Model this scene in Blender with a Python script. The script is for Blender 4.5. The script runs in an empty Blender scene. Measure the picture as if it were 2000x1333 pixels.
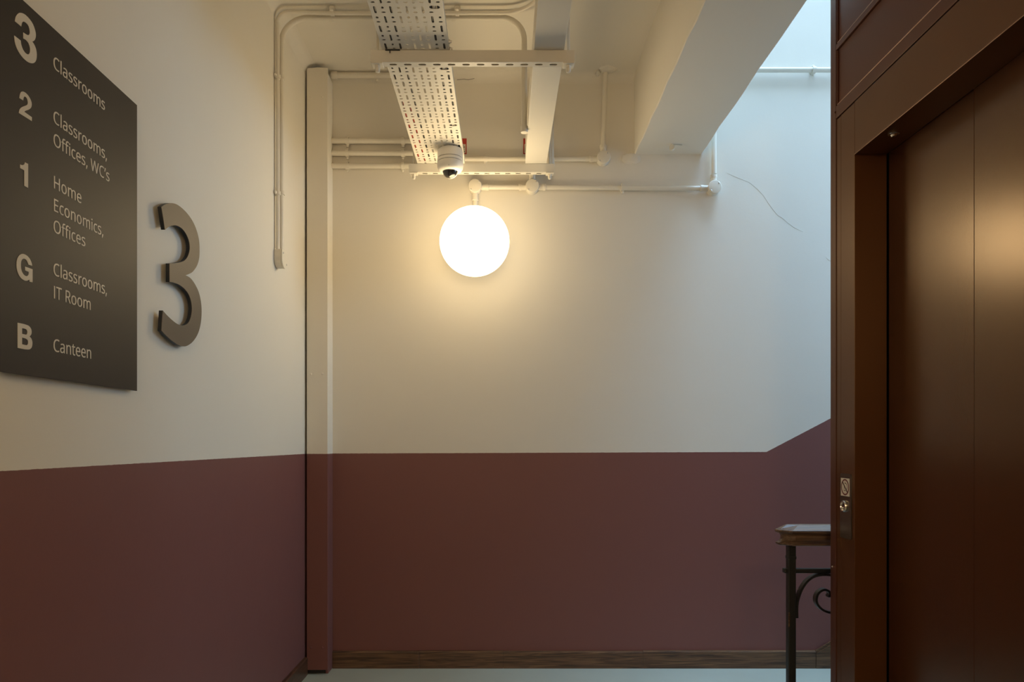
import bpy, bmesh, math, random
from mathutils import Vector, Matrix

random.seed(7)
PI = math.pi
S = bpy.context.scene
COL = S.collection
EYE = 1.128                       # camera height above the floor; heights below are mostly written relative to it

# ------------------------------------------------------------------ camera, world, light, exposure
cd = bpy.data.cameras.new('camera')
cam = bpy.data.objects.new('camera', cd); COL.objects.link(cam)
cam.location = (0, 0, EYE); cam.rotation_euler = (PI / 2, 0, 0)
cd.sensor_width = 36.0; cd.lens = 1390 / 2000 * 36
cd.shift_x = 17 / 2000; cd.shift_y = 198.5 / 2000
cd.clip_start = 0.02
S.camera = cam

w = bpy.data.worlds.new('world'); S.world = w; w.use_nodes = True
wb = w.node_tree.nodes['Background']
wb.inputs['Color'].default_value = (0.62, 0.78, 1.0, 1); wb.inputs['Strength'].default_value = 0.10

def area(name, loc, rot, sx, sy, power, color):
    l = bpy.data.lights.new(name, 'AREA'); l.shape = 'RECTANGLE'; l.size = sx; l.size_y = sy
    l.energy = power; l.color = color
    o = bpy.data.objects.new(name, l); COL.objects.link(o); o.location = loc; o.rotation_euler = rot
    return o
# skylight over the stairwell, daylight
area('skylight', (2.10, 2.60, EYE + 5.6), (0, 0, 0), 2.1, 1.9, 305, (0.45, 0.70, 1.0))
# tall window on the stair's outer wall
area('stair_window', (3.18, 2.95, EYE + 1.3), (0, PI / 2, 0), 1.6, 0.9, 30, (0.48, 0.73, 1.0))
# added warm fill light behind the camera, not a lamp of the corridor
pl = bpy.data.lights.new('rear_fill', 'POINT'); pl.energy = 48; pl.color = (1.0, 0.75, 0.46); pl.shadow_soft_size = 0.16
po = bpy.data.objects.new('rear_fill', pl); COL.objects.link(po); po.location = (0.1, -1.6, EYE + 0.95)
GLOBE_STRENGTH = 20.0
GLOBE_COLOR = (1.0, 0.755, 0.42, 1)

vs = S.view_settings
vs.view_transform = 'Standard'; vs.look = 'None'; vs.gamma = 1; vs.use_curve_mapping = False
vs.exposure = 0.0
S.display_settings.display_device = 'sRGB'
S.cycles.use_denoising = True
S.cycles.max_bounces = 10; S.cycles.diffuse_bounces = 6
S.cycles.sample_clamp_indirect = 6

# ------------------------------------------------------------------ materials
def mat(name, color, rough=0.5, metal=0.0, bump=None, spec=0.5, coat=0.0, emit=None, var=None):
    """bump = (scale, strength, distance); var = (scale, amount) gentle colour mottling"""
    m = bpy.data.materials.new(name); m.use_nodes = True
    nt = m.node_tree; N = nt.nodes; L = nt.links; b = N['Principled BSDF']
    b.inputs['Base Color'].default_value = (*color, 1); b.inputs['Roughness'].default_value = rough
    b.inputs['Metallic'].default_value = metal; b.inputs['Specular IOR Level'].default_value = spec
    b.inputs['Coat Weight'].default_value = coat
    if emit:
        b.inputs['Emission Color'].default_value = emit[0]; b.inputs['Emission Strength'].default_value = emit[1]
    tc = N.new('ShaderNodeTexCoord')
    if var:
        n = N.new('ShaderNodeTexNoise'); n.inputs['Scale'].default_value = var[0]; n.inputs['Detail'].default_value = 5
        L.new(tc.outputs['Object'], n.inputs['Vector'])
        r = N.new('ShaderNodeValToRGB')
        lo = [c * (1 - var[1]) for c in color]; hi = [min(1, c * (1 + var[1])) for c in color]
        r.color_ramp.elements[0].position = 0.3; r.color_ramp.elements[1].position = 0.7
        r.color_ramp.elements[0].color = (*lo, 1); r.color_ramp.elements[1].color = (*hi, 1)
        L.new(n.outputs['Fac'], r.inputs['Fac']); L.new(r.outputs['Color'], b.inputs['Base Color'])
    if bump:
        n = N.new('ShaderNodeTexNoise'); n.inputs['Scale'].default_value = bump[0]; n.inputs['Detail'].default_value = 4
        L.new(tc.outputs['Object'], n.inputs['Vector'])
        bp = N.new('ShaderNodeBump'); bp.inputs['Strength'].default_value = bump[1]; bp.inputs['Distance'].default_value = bump[2]
        L.new(n.outputs['Fac'], bp.inputs['Height']); L.new(bp.outputs['Normal'], b.inputs['Normal'])
    return m

CREAM = (0.76, 0.725, 0.65)
MAROON = (0.205, 0.086, 0.077)

def wall_paint(name, slope_x=None):
    """cream paint above, maroon dado below; the boundary is level at 1.074 m and rises beyond slope_x"""
    m = mat(name, CREAM, 0.62, bump=(7, 0.22, 0.006), spec=0.3)
    nt = m.node_tree; N = nt.nodes; L = nt.links; b = N['Principled BSDF']
    g = N.new('ShaderNodeTexCoord'); s = N.new('ShaderNodeSeparateXYZ'); L.new(g.outputs['Object'], s.inputs[0])
    def math_(op, a, c, d=None):
        n = N.new('ShaderNodeMath'); n.operation = op
        for i, v in enumerate((a, c) if d is None else (a, c, d)):
            if isinstance(v, (int, float)): n.inputs[i].default_value = v
            else: L.new(v, n.inputs[i])
        return n.outputs[0]
    edge = 1.074
    if slope_x is not None:
        up = math_('MULTIPLY', math_('MAXIMUM', math_('SUBTRACT', s.outputs['X'], slope_x), 0), 0.52)
        edge = math_('ADD', up, math_('MULTIPLY_ADD', s.outputs['X'], 0.0036, 1.0772))
    wob = N.new('ShaderNodeTexNoise'); wob.inputs['Scale'].default_value = 60
    L.new(g.outputs['Object'], wob.inputs['Vector'])
    zz = math_('MULTIPLY_ADD', wob.outputs['Fac'], 0.002, s.outputs['Z'])
    f = math_('GREATER_THAN', zz, edge)
    mx = N.new('ShaderNodeMix'); mx.data_type = 'RGBA'
    L.new(f, mx.inputs['Factor']); mx.inputs['A'].default_value = (*MAROON, 1); mx.inputs['B'].default_value = (*CREAM, 1)
    L.new(mx.outputs['Result'], b.inputs['Base Color'])
    r = N.new('ShaderNodeMix'); L.new(f, r.inputs[0]); r.inputs[2].default_value = 0.5; r.inputs[3].default_value = 0.65
    L.new(r.outputs[0], b.inputs['Roughness'])
    # broad trowel waviness plus fine paint stipple
    n1 = N.new('ShaderNodeTexNoise'); n1.inputs['Scale'].default_value = 170; n1.inputs['Detail'].default_value = 3
    L.new(g.outputs['Object'], n1.inputs['Vector'])
    bp0 = [n for n in N if n.type == 'BUMP'][0]
    bp = N.new('ShaderNodeBump'); bp.inputs['Strength'].default_value = 0.2; bp.inputs['Distance'].default_value = 0.0008
    L.new(n1.outputs['Fac'], bp.inputs['Height']); L.new(bp0.outputs['Normal'], bp.inputs['Normal'])
    L.new(bp.outputs['Normal'], b.inputs['Normal'])
    return m

M_wall = wall_paint('painted_plaster_plain')
M_wallb = wall_paint('painted_plaster_stair', 1.318)
M_ceil = mat('ceiling_plaster', CREAM, 0.7, bump=(7, 0.22, 0.006), spec=0.3)
M_floor = mat('floor_paint', (0.40, 0.435, 0.375), 0.38, bump=(6, 0.15, 0.01), var=(3, 0.05))
M_pipe = mat('painted_conduit', (0.74, 0.70, 0.61), 0.42, bump=(40, 0.15, 0.002))
M_steel = mat('powder_coated_steel', (0.72, 0.69, 0.62), 0.45, spec=0.4)
M_rod = mat('zinc_rod', (0.62, 0.60, 0.56), 0.4, metal=0.6)
M_dark = mat('dark_gap', (0.02, 0.018, 0.016), 0.8)
M_lift = mat('lift_brown_paint', (0.088, 0.033, 0.013), 0.33, metal=0.1, bump=(900, 0.2, 0.00015), spec=0.5)
M_liftd = mat('lift_door_paint', (0.062, 0.022, 0.010), 0.25, bump=(650, 0.3, 0.00022), spec=0.75)
M_liftu = mat('lift_panel_paint', (0.085, 0.030, 0.021), 0.42, bump=(900, 0.2, 0.00015), spec=0.4)
for _m in (M_lift, M_liftd, M_liftu): _m.node_tree.nodes['Principled BSDF'].inputs['Specular Tint'].default_value = (1.0, 0.70, 0.42, 1)
M_highlight = mat('lift_edge_highlight', (0.34, 0.20, 0.13), 0.3, metal=0.5)  # paler, half-metallic colour paints the bright reflection lines on the lift's edges
M_plate = mat('brushed_bronze_plate', (0.16, 0.13, 0.11), 0.22, metal=0.7)
M_chrome = mat('chrome', (0.75, 0.73, 0.68), 0.15, metal=1.0)
M_sign = mat('sign_charcoal', (0.030, 0.023, 0.018), 0.5, spec=0.3)
M_signback = mat('sign_backing', (0.02, 0.02, 0.018), 0.6)
M_letter = mat('sign_lettering', (0.66, 0.62, 0.55), 0.5)
M_taupe = mat('taupe_face', (0.105, 0.080, 0.060), 0.5, spec=0.35)
M_black = mat('black_edge', (0.012, 0.013, 0.014), 0.5)
M_white = mat('camera_white', (0.74, 0.71, 0.66), 0.35)
M_lens = mat('smoked_dome', (0.02, 0.018, 0.017), 0.08, spec=0.8)
M_globe = mat('opal_globe', (0.9, 0.88, 0.82), 0.3, emit=(GLOBE_COLOR, GLOBE_STRENGTH))
# the lamp sits at the front of the globe's fitting: its wall side gives off less light
nt = M_globe.node_tree; _b = nt.nodes['Principled BSDF']
_tc = nt.nodes.new('ShaderNodeTexCoord'); _s = nt.nodes.new('ShaderNodeSeparateXYZ'); nt.links.new(_tc.outputs['Normal'], _s.inputs[0])
_m = nt.nodes.new('ShaderNodeMapRange'); _m.inputs['From Min'].default_value = 0.66; _m.inputs['From Max'].default_value = -0.90
_m.inputs['To Min'].default_value = GLOBE_STRENGTH * 0.04; _m.inputs['To Max'].default_value = GLOBE_STRENGTH
nt.links.new(_s.outputs['Y'], _m.inputs['Value']); nt.links.new(_m.outputs[0], _b.inputs['Emission Strength'])
M_red = mat('label_red', (0.42, 0.035, 0.02), 0.5)
M_label = mat('label_cream', (0.66, 0.60, 0.48), 0.5)
M_ink = mat('label_ink', (0.06, 0.03, 0.02), 0.6)
M_iron = mat('wrought_iron_black', (0.014, 0.016, 0.017), 0.42, bump=(60, 0.3, 0.002))
M_stick = mat('sticker_white', (0.72, 0.68, 0.62), 0.45)
M_ring = mat('sticker_red', (0.13, 0.014, 0.010), 0.45)
M_cable = {'red': mat('cable_red', (0.40, 0.035, 0.02), 0.5), 'black': mat('cable_black', (0.03, 0.028, 0.026), 0.5),
           'grey': mat('cable_grey', (0.30, 0.28, 0.25), 0.5), 'white': mat('cable_white', (0.70, 0.67, 0.6), 0.5)}

def wood(name, dark, light, axis, rough=0.35, scale=1.0):
    m = mat(name, dark, rough, spec=0.5); nt = m.node_tree; N = nt.nodes; L = nt.links; b = N['Principled BSDF']
    tc = N.new('ShaderNodeTexCoord'); mp = N.new('ShaderNodeMapping'); L.new(tc.outputs['Object'], mp.inputs[0])
    sc = [90, 90, 90]; sc[axis] = 5
    mp.inputs['Scale'].default_value = [v * scale for v in sc]
    n = N.new('ShaderNodeTexNoise'); n.inputs['Scale'].default_value = 1; n.inputs['Detail'].default_value = 7; n.inputs['Distortion'].default_value = 1.2
    L.new(mp.outputs[0], n.inputs['Vector'])
    r = N.new('ShaderNodeValToRGB'); r.color_ramp.elements[0].color = (*dark, 1); r.color_ramp.elements[1].color = (*light, 1)
    r.color_ramp.elements[0].position = 0.35; r.color_ramp.elements[1].position = 0.7
    L.new(n.outputs['Fac'], r.inputs['Fac']); L.new(r.outputs['Color'], b.inputs['Base Color'])
    bp = N.new('ShaderNodeBump'); bp.inputs['Strength'].default_value = 0.3; bp.inputs['Distance'].default_value = 0.002
    L.new(n.outputs['Fac'], bp.inputs['Height']); L.new(bp.outputs['Normal'], b.inputs['Normal'])
    return m
M_oak = wood('skirting_oak', (0.055, 0.026, 0.014), (0.20, 0.105, 0.05), 0)
M_oaky = wood('skirting_oak_side', (0.05, 0.022, 0.013), (0.13, 0.06, 0.03), 1)
M_rail = wood('handrail_oak', (0.045, 0.024, 0.014), (0.20, 0.12, 0.07), 0, 0.42)

# ------------------------------------------------------------------ helpers
def obj(name, bm, m=None, parent=None, smooth=False, bevel=0.0):
    if isinstance(bm, bpy.types.Mesh): me = bm
    else:
        me = bpy.data.meshes.new(name)
        bmesh.ops.recalc_face_normals(bm, faces=bm.faces[:])
        bm.to_mesh(me); bm.free()
    o = bpy.data.objects.new(name, me); COL.objects.link(o)
    if m is not None: me.materials.append(m) if not len(me.materials) else None
    if smooth:
        for p in me.polygons: p.use_smooth = True
        try: me.set_sharp_from_angle(angle=math.radians(38))
        except Exception: pass
    if bevel:
        b = o.modifiers.new('bevel', 'BEVEL'); b.width = bevel; b.segments = 2; b.limit_method = 'ANGLE'; b.angle_limit = 0.6
    if parent is not None:
        o.parent = parent; o.matrix_parent_inverse = Matrix.Translation(parent.location).inverted()
    return o

def tag(o, label, cat, group=None):
    o['label'] = label; o['category'] = cat
    if group: o['group'] = group
    return o

def thing(name, loc, label, cat, group=None):
    o = bpy.data.objects.new(name, None); COL.objects.link(o); o.location = loc; o.empty_display_size = 0.05
    return tag(o, label, cat, group)

def struct(o):
    o['kind'] = 'structure'; return o

def BM(): return bmesh.new()

def box(bm, x0, x1, y0, y1, z0, z1):
    v = [bm.verts.new(p) for p in ((x0, y0, z0), (x1, y0, z0), (x1, y1, z0), (x0, y1, z0),
                                   (x0, y0, z1), (x1, y0, z1), (x1, y1, z1), (x0, y1, z1))]
    for f in ((0, 1, 2, 3), (4, 5, 6, 7), (0, 1, 5, 4), (1, 2, 6, 5), (2, 3, 7, 6), (3, 0, 4, 7)):
        bm.faces.new([v[i] for i in f])
    return bm

def bx(*a): return box(BM(), *a)

def prism(bm, pts, axis, a, b):
    """polygon pts in the plane normal to axis, extruded from a to b"""
    def P(p, t):
        return {'x': (t, p[0], p[1]), 'y': (p[0], t, p[1]), 'z': (p[0], p[1], t)}[axis]
    va = [bm.verts.new(P(p, a)) for p in pts]; vb = [bm.verts.new(P(p, b)) for p in pts]
    n = len(pts); bm.faces.new(va); bm.faces.new(vb)
    for i in range(n): bm.faces.new((va[i], va[(i + 1) % n], vb[(i + 1) % n], vb[i]))
    return bm

def sweep(bm, path, r, n=16, cap=True):
    """round tube of radius r (number or list) along a list of points"""
    path = [Vector(p) for p in path]; rings = []
    t0 = (path[1] - path[0]).normalized()
    up = Vector((0, 0, 1)) if abs(t0.z) < 0.9 else Vector((1, 0, 0))
    nrm = (up - t0 * up.dot(t0)).normalized()
    for i, p in enumerate(path):
        a = path[max(i - 1, 0)]; c = path[min(i + 1, len(path) - 1)]
        t = (c - a).normalized(); nrm = (nrm - t * nrm.dot(t)).normalized(); bn = t.cross(nrm)
        rr = r[i] if isinstance(r, (list, tuple)) else r
        rings.append([bm.verts.new(p + (nrm * math.cos(2 * PI * k / n) + bn * math.sin(2 * PI * k / n)) * rr) for k in range(n)])
    for A, B in zip(rings, rings[1:]):
        for k in range(n): bm.faces.new((A[k], A[(k + 1) % n], B[(k + 1) % n], B[k]))
    if cap: bm.faces.new(rings[0]); bm.faces.new(rings[-1])
    return bm

def lathe(bm, prof, org, axis, n=32):
    """prof = [(radius, along)]; revolved about axis through org"""
    org = Vector(org); ax = Vector(axis).normalized()
    u = ax.orthogonal().normalized(); v = ax.cross(u); rings = []
    for r, t in prof:
        if r < 1e-6: rings.append([bm.verts.new(org + ax * t)])
        else: rings.append([bm.verts.new(org + ax * t + (u * math.cos(2 * PI * k / n) + v * math.sin(2 * PI * k / n)) * r) for k in range(n)])
    for A, B in zip(rings, rings[1:]):
        for k in range(n):
            k2 = (k + 1) % n
            if len(A) == 1 and len(B) == 1: continue
            if len(A) == 1: bm.faces.new((A[0], B[k], B[k2]))
            elif len(B) == 1: bm.faces.new((A[k], A[k2], B[0]))
            else: bm.faces.new((A[k], A[k2], B[k2], B[k]))
    if len(rings[0]) > 1: bm.faces.new(rings[0])
    if len(rings[-1]) > 1: bm.faces.new(rings[-1])
    return bm

def arc(c, r, a0, a1, n, f):
    return [f(c[0] + r * math.cos(math.radians(a0 + (a1 - a0) * i / n)), c[1] + r * math.sin(math.radians(a0 + (a1 - a0) * i / n))) for i in range(n + 1)]

def flat(loops, thick, mtx):
    """filled outline with holes (2D curve fill), thickness thick, placed by matrix; returns a mesh"""
    c = bpy.data.curves.new('outline', 'CURVE'); c.dimensions = '2D'; c.fill_mode = 'BOTH'; c.extrude = thick / 2
    for lp in loops:
        s = c.splines.new('POLY'); s.points.add(len(lp) - 1); s.use_cyclic_u = True
        for i, p in enumerate(lp): s.points[i].co = (p[0], p[1], 0, 1)
    o = bpy.data.objects.new('outline', c); COL.objects.link(o)
    bpy.context.view_layer.update()
    me = bpy.data.meshes.new_from_object(o.evaluated_get(bpy.context.evaluated_depsgraph_get()))
    bpy.data.objects.remove(o); bpy.data.curves.remove(c)
    me.materials.clear(); me.transform(mtx)
    return me

def frame(org, ux, uy):
    ux = Vector(ux); uy = Vector(uy); uz = ux.cross(uy)
    m = Matrix((ux, uy, uz)).transposed().to_4x4(); m.translation = Vector(org); return m

def slot(cx, cy, lx, ly, n=3):
    """rounded slot outline lx by ly"""
    r = min(lx, ly) / 2 * 0.98; p = []
    for sx, sy, a in ((1, 1, 0), (-1, 1, 90), (-1, -1, 180), (1, -1, 270)):
        ox = cx + sx * (lx / 2 - r); oy = cy + sy * (ly / 2 - r)
        p += [(ox + r * math.cos(math.radians(a + 90 * i / n)), oy + r * math.sin(math.radians(a + 90 * i / n))) for i in range(n + 1)]
    return p

def rect(x0, y0, x1, y1): return [(x0, y0), (x1, y0), (x1, y1), (x0, y1)]

def screw(r, org, axis, parent, m=None, name='screw'):
    """slotted pan head"""
    bm = lathe(BM(), [(r, 0), (r, r * 0.35), (r * 0.6, r * 0.7), (r * 0.28, r * 0.75), (r * 0.25, r * 0.35), (0, r * 0.35)], org, axis, 10)
    return obj(name, bm, m or M_rod, parent, smooth=True)

# ------------------------------------------------------------------ the setting
YB = 3.564            # back wall plane
XL = -0.965           # left wall plane
HC = EYE + 1.845      # ceiling
XB0, XB1, ZB = 0.656, 0.992, EYE + 1.443   # beam

floor = struct(obj('floor', bx(-1.1, 3.35, -2.75, 3.75, -0.12, 0), M_floor))
wall_back = struct(obj('wall_back', bx(-1.1, 3.35, YB, 3.75, 0, EYE + 5.7), M_wallb))
wall_left = struct(obj('wall_left', bx(-1.1, XL, -2.6, YB, 0, HC), M_wall))
wall_front = struct(obj('wall_front', bx(-1.1, 1.3, -2.75, -2.6, 0, HC + 0.15), M_wall))
wall_right = struct(obj('wall_right', bx(1.06, 1.2, -2.6, 1.05, 0, HC + 0.15), M_wall))
wall_stair = struct(obj('wall_stairwell', bx(3.2, 3.35, 1.05, YB, 0, EYE + 5.7), M_wall))
wall_upper = struct(obj('wall_upper', bx(0.85, XB1, -2.6, YB, HC + 0.15, EYE + 5.7), M_ceil))
ceiling = struct(obj('ceiling', bx(-1.1, XB1, -2.6, YB, HC, HC + 0.15), M_ceil))
obj('landing_slab', bx(XB1, 1.06, -2.6, 1.05, HC, HC + 0.15), M_ceil, ceiling)

# the downstand beam along the stairwell edge, its arrises slightly chipped
def beam_mesh():
    bm = BM(); n = 60; rows = []
    for i in range(n + 1):
        y = -2.6 + (YB + 2.6) * i / n
        a = 0.0018 * math.sin(i * 2.1) + random.uniform(-0.0012, 0.0012); b = 0.0018 * math.sin(i * 1.3) + random.uniform(-0.0015, 0.0015)
        if i in (39, 44): b -= 0.006
        rows.append([bm.verts.new(p) for p in ((XB0 + a, y, ZB + 0.004), (XB0 + a + 0.004, y, ZB), (XB1 + b - 0.004, y, ZB), (XB1 + b, y, ZB + 0.004), (XB1, y, HC), (XB0, y, HC))])
    for A, B in zip(rows, rows[1:]):
        for k in range(6): bm.faces.new((A[k], A[(k + 1) % 6], B[(k + 1) % 6], B[k]))
    bm.faces.new(rows[0]); bm.faces.new(rows[-1])
    return bm
obj('beam', beam_mesh(), M_ceil, ceiling)

# rounded plaster angles between ceiling and walls
def cove_mesh(fn, r, a, b, n=6):
    bm = BM(); ends = []
    for t in (a, b):
        pts = [(0, 0)] + [(r - r * math.sin(PI / 2 * i / n), r - r * math.cos(PI / 2 * i / n)) for i in range(n + 1)]
        ends.append([bm.verts.new(fn(p, t)) for p in pts])
    A, B = ends; m = len(A)
    for k in range(m): bm.faces.new((A[k], A[(k + 1) % m], B[(k + 1) % m], B[k]))
    bm.faces.new(A); bm.faces.new(B); return bm
obj('cove', cove_mesh(lambda p, t: (t, YB - p[0], HC - p[1]), 0.045, XL, XB0), M_ceil, ceiling, smooth=True)
obj('cove', cove_mesh(lambda p, t: (XL + p[0], t, HC - p[1]), 0.048, -2.6, YB), M_ceil, ceiling, smooth=True)
# broken plaster round the conduit that leaves through the ceiling
def lump(c, s, seed):
    rnd = random.Random(seed); bm = BM()
    bmesh.ops.create_icosphere(bm, subdivisions=2, radius=1)
    for v in bm.verts: v.co = Vector((c[0] + v.co.x * s[0] * rnd.uniform(0.75, 1.2), c[1] + v.co.y * s[1] * rnd.uniform(0.75, 1.2), c[2] + v.co.z * s[2] * rnd.uniform(0.7, 1.2)))
    return bm
obj('plaster_patch', lump((0.515, YB - 0.045, HC), (0.045, 0.04, 0.012), 3), M_ceil, ceiling)
obj('plaster_patch', lump((0.468, YB - 0.03, HC - 0.012), (0.012, 0.02, 0.012), 5), M_ceil, ceiling)
obj('plaster_patch', lump((XB0 - 0.02, YB - 0.002, ZB - 0.02), (0.05, 0.004, 0.03), 8), M_wallb, wall_back)
# hairline ridge in the paint and the long crack along the cornice
def P(px, py, d=0.0): return ((px - 983) / 390, YB - d, EYE + (865 - py) / 390)
for pts in ([(1419, 338), (1440, 347), (1463, 356), (1480, 370), (1492, 383), (1500, 396), (1511, 411), (1519, 421), (1527, 425), (1537, 434), (1550, 444), (1568, 453)],
            [(1613, 502), (1617, 507), (1624, 511)]):
    obj('paint_crack', sweep(BM(), [P(a, b) for a, b in pts], [0.0003 + 0.0009 * abs(math.sin(i * 1.7)) for i in range(len(pts))], 6), M_wallb, wall_back, smooth=True)
obj('paint_crack', sweep(BM(), [P(893, 160, .02), (P(907, 159, .022)), P(915, 160, .021), P(927, 158, .023)], 0.0011, 6), M_black, wall_back)

# skirting: oak planks with a sloped top edge
SK = [(0, 0), (0.015, 0), (0.015, 0.080), (0.012, 0.0845), (0, 0.086)]
bb = struct(obj('baseboard_back', bx(-0.853, 1.56, YB - 0.003, YB, 0.0, 0.08), M_dark))
xs = [-0.853, -0.419, 0.0, 0.697, 1.559]
for i in range(4):
    dz = (0.0, 0.001, -0.001, 0.002)[i]
    obj('plank', prism(BM(), [(YB - a, b + (dz if b > 0 else 0)) for a, b in SK], 'x', xs[i] + 0.0004, xs[i + 1] - 0.0004), M_oak, bb)
rk = BM()
prism(rk, [(1.5605, 0.0), (2.3, 0.0), (2.3, 0.075 + 0.74 * 0.6), (1.5605, 0.075)], 'y', YB - 0.016, YB)
prism(rk, [(1.5605, 0.075), (2.3, 0.075 + 0.74 * 0.6), (2.3, 0.092 + 0.74 * 0.6), (1.5605, 0.088)], 'y', YB - 0.011, YB)
obj('raking_plank', rk, M_oak, bb)
bl = struct(obj('baseboard_left', prism(BM(), [(XL + a, b) for a, b in SK], 'y', -2.6, 3.455), M_oaky))
for i in range(4):
    obj('step', bx(1.78 + 0.28 * i, 1.78 + 0.28 * (i + 1) + (1.42 - 0.28 * (i + 1)), 2.52, YB - 0.017, 0.17 * i, 0.17 * (i + 1)), M_floor, floor)

# boxed pipe casing in the corner
cs = thing('pipe_casing', (-0.91, 3.51, 0), 'tall narrow boxed pipe casing painted cream and maroon in the left corner of the room', 'casing')
def casing_front():
    bm = BM(); top = EYE + 1.823
    prism(bm, [(-0.955, 0.022), (-0.8535, 0.022), (-0.8535, top), (-0.905, top + 0.002), (-0.9525, top - 0.003), (-0.955, top - 0.012)], 'y', 3.458, 3.470)
    return bm
obj('front_panel', casing_front(), M_wall, cs, bevel=0.0015)
obj('side_panel', bx(-0.8675, -0.8535, 3.4705, YB - 0.001, 0.0, EYE + 1.80), M_wall, cs, bevel=0.003)
obj('gap_shade', bx(-0.955, -0.870, 3.478, 3.50, 0.0, 0.03), M_black, cs)  # black block puts in the shade of the open gap under the casing
for h in (1.681, 0.334, -0.997):
    for x in (-0.935, -0.879): screw(0.0055, (x, 3.458, EYE + h), (0, -1, 0), cs, M_wall)

# ------------------------------------------------------------------ lift
LX = 1.06
lift = thing('lift', (1.8, 1.65, 0), 'brown metal lift shaft with closed sliding doors at the right of the landing', 'lift')
def lpart(name, a, m=None, bevel=0.0012): return obj(name, bx(*a), m or M_lift, lift, bevel=bevel)
lpart('corner_post', (LX, 1.10, 2.2685, 2.3058, 0, EYE + 1.9), M_liftu)
lpart('corner_post', (LX, 1.10, 1.055, 1.10, 0, EYE + 1.9), M_liftu)
lpart('back_panel', (1.101, 2.6, 2.288, 2.300, 0, EYE + 1.9), M_liftu)
lpart('shaft', (1.195, 2.6, 1.06, 2.287, 0, EYE + 1.9), M_dark)
for z0, z1 in ((1.033, 1.072), (1.250, 1.268), (1.62, 1.64)):
    lpart('frame_bar', (LX, 1.09, 1.101, 2.268, EYE + z0, EYE + z1), M_liftu)
for z0, z1 in ((1.073, 1.249), (1.269, 1.619), (1.641, 1.89)):
    lpart('upper_panel', (LX + 0.006, 1.09, 1.103, 2.264, EYE + z0, EYE + z1), M_liftu)
    lpart('bead', (LX + 0.001, LX + 0.0058, 2.2615, 2.2645, EYE + z0 + 0.002, EYE + z1 - 0.002), M_liftu, 0.0006)
    lpart('bead', (LX + 0.001, LX + 0.0058, 1.103, 2.2612, EYE + z0 + 0.0006, EYE + z0 + 0.0032), M_highlight, 0.0006)  # pale strip paints the highlight along the panel's lower edge
lpart('lintel', (LX, 1.158, 1.152, 2.147, EYE + 0.871, EYE + 1.0285))
lpart('edge_highlight', (LX - 0.0012, LX + 0.0006, 1.152, 2.147, EYE + 0.8692, EYE + 0.8712), M_highlight, 0.0005)  # strip added to paint the glint along the lintel's lower edge
lpart('jamb', (LX + 0.001, 1.158, 2.149, 2.2355, 0, EYE + 1.0285))
lpart('jamb_strip', (LX + 0.002, 1.158, 2.2375, 2.2665, 0, EYE + 1.0285))
lpart('jamb', (LX + 0.001, 1.158, 1.152, 1.238, 0, EYE + 0.869))
lpart('door_leaf', (1.1605, 1.188, 1.7535, 2.143, 0.006, EYE + 0.93), M_liftd, 0.002)
lpart('door_leaf', (1.1585, 1.188, 1.2, 1.7515, 0.006, EYE + 0.93), M_liftd, 0.002)
sn = lathe(BM(), [(0.0145, 0), (0.0145, 0.002), (0.011, 0.004), (0.008, 0.004), (0.006, 0.009), (0, 0.010)], (1.0995, 2.005, EYE + 0.871), (0, 0, -1), 24)
o = obj('door_sensor', sn, M_chrome, lift, smooth=True)
screw(0.004, (LX, 2.272, EYE + 1.055), (-1, 0, 0), lift, M_liftu)
screw(0.003, (LX, 2.292, EYE - 0.40), (-1, 0, 0), lift, M_rod)

# key plate on the jamb
FX = frame((LX - 0.0006, 0, 0), (0, -1, 0), (0, 0, 1))           # plan (-Y, Z) seen from the landing
kp = obj('key_plate', flat([slot(-2.2000, EYE - 0.1965, 0.070, 0.200)[0:0] + [(a, b) for a, b in
        ([(-2.2345 + 0.006 * (1 - math.cos(t)), EYE - 0.0965 - 0.006 * (1 - math.sin(t))) for t in (0, PI / 4, PI / 2)] +
         [(-2.1655 - 0.006 * (1 - math.sin(t)), EYE - 0.0965 - 0.006 * (1 - math.cos(t))) for t in (0, PI / 4, PI / 2)] +
         [(-2.1655 - 0.006 * (1 - math.cos(t)), EYE - 0.2965 + 0.006 * (1 - math.sin(t))) for t in (0, PI / 4, PI / 2)] +
         [(-2.2345 + 0.006 * (1 - math.sin(t)), EYE - 0.2965 + 0.006 * (1 - math.cos(t))) for t in (0, PI / 4, PI / 2)])]], 0.003, FX), M_plate, lift, bevel=0.0008)
kp['label'] = 'bronze plate with a prohibition sticker and key switch'
def on_plate(loops, t, d, m, name):
    f = frame((LX - 0.0022 - d, 0, 0), (0, -1, 0), (0, 0, 1)); return obj(name, flat(loops, t, f), m, kp)
su, sv = -2.2012, EYE - 0.138
on_plate([rect(su - 0.0275, sv - 0.0275, su + 0.0275, sv + 0.0275)], 0.0006, 0.0004, M_stick, 'sticker')
ring = lambda r, n=36: [(su + r * math.cos(2 * PI * i / n), sv + r * math.sin(2 * PI * i / n)) for i in range(n)]
on_plate([ring(0.0252), ring(0.0206)], 0.0004, 0.0010, M_ring, 'prohibition_ring')
c45 = math.cos(PI / 4); bw = 0.0022
on_plate([[(su - 0.0155 - bw * c45, sv + 0.0155 - bw * c45), (su + 0.0155 - bw * c45, sv - 0.0155 - bw * c45), (su + 0.0155 + bw * c45, sv - 0.0155 + bw * c45), (su - 0.0155 + bw * c45, sv + 0.0155 + bw * c45)]], 0.0004, 0.00135, M_ink, 'prohibition_bar')
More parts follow.
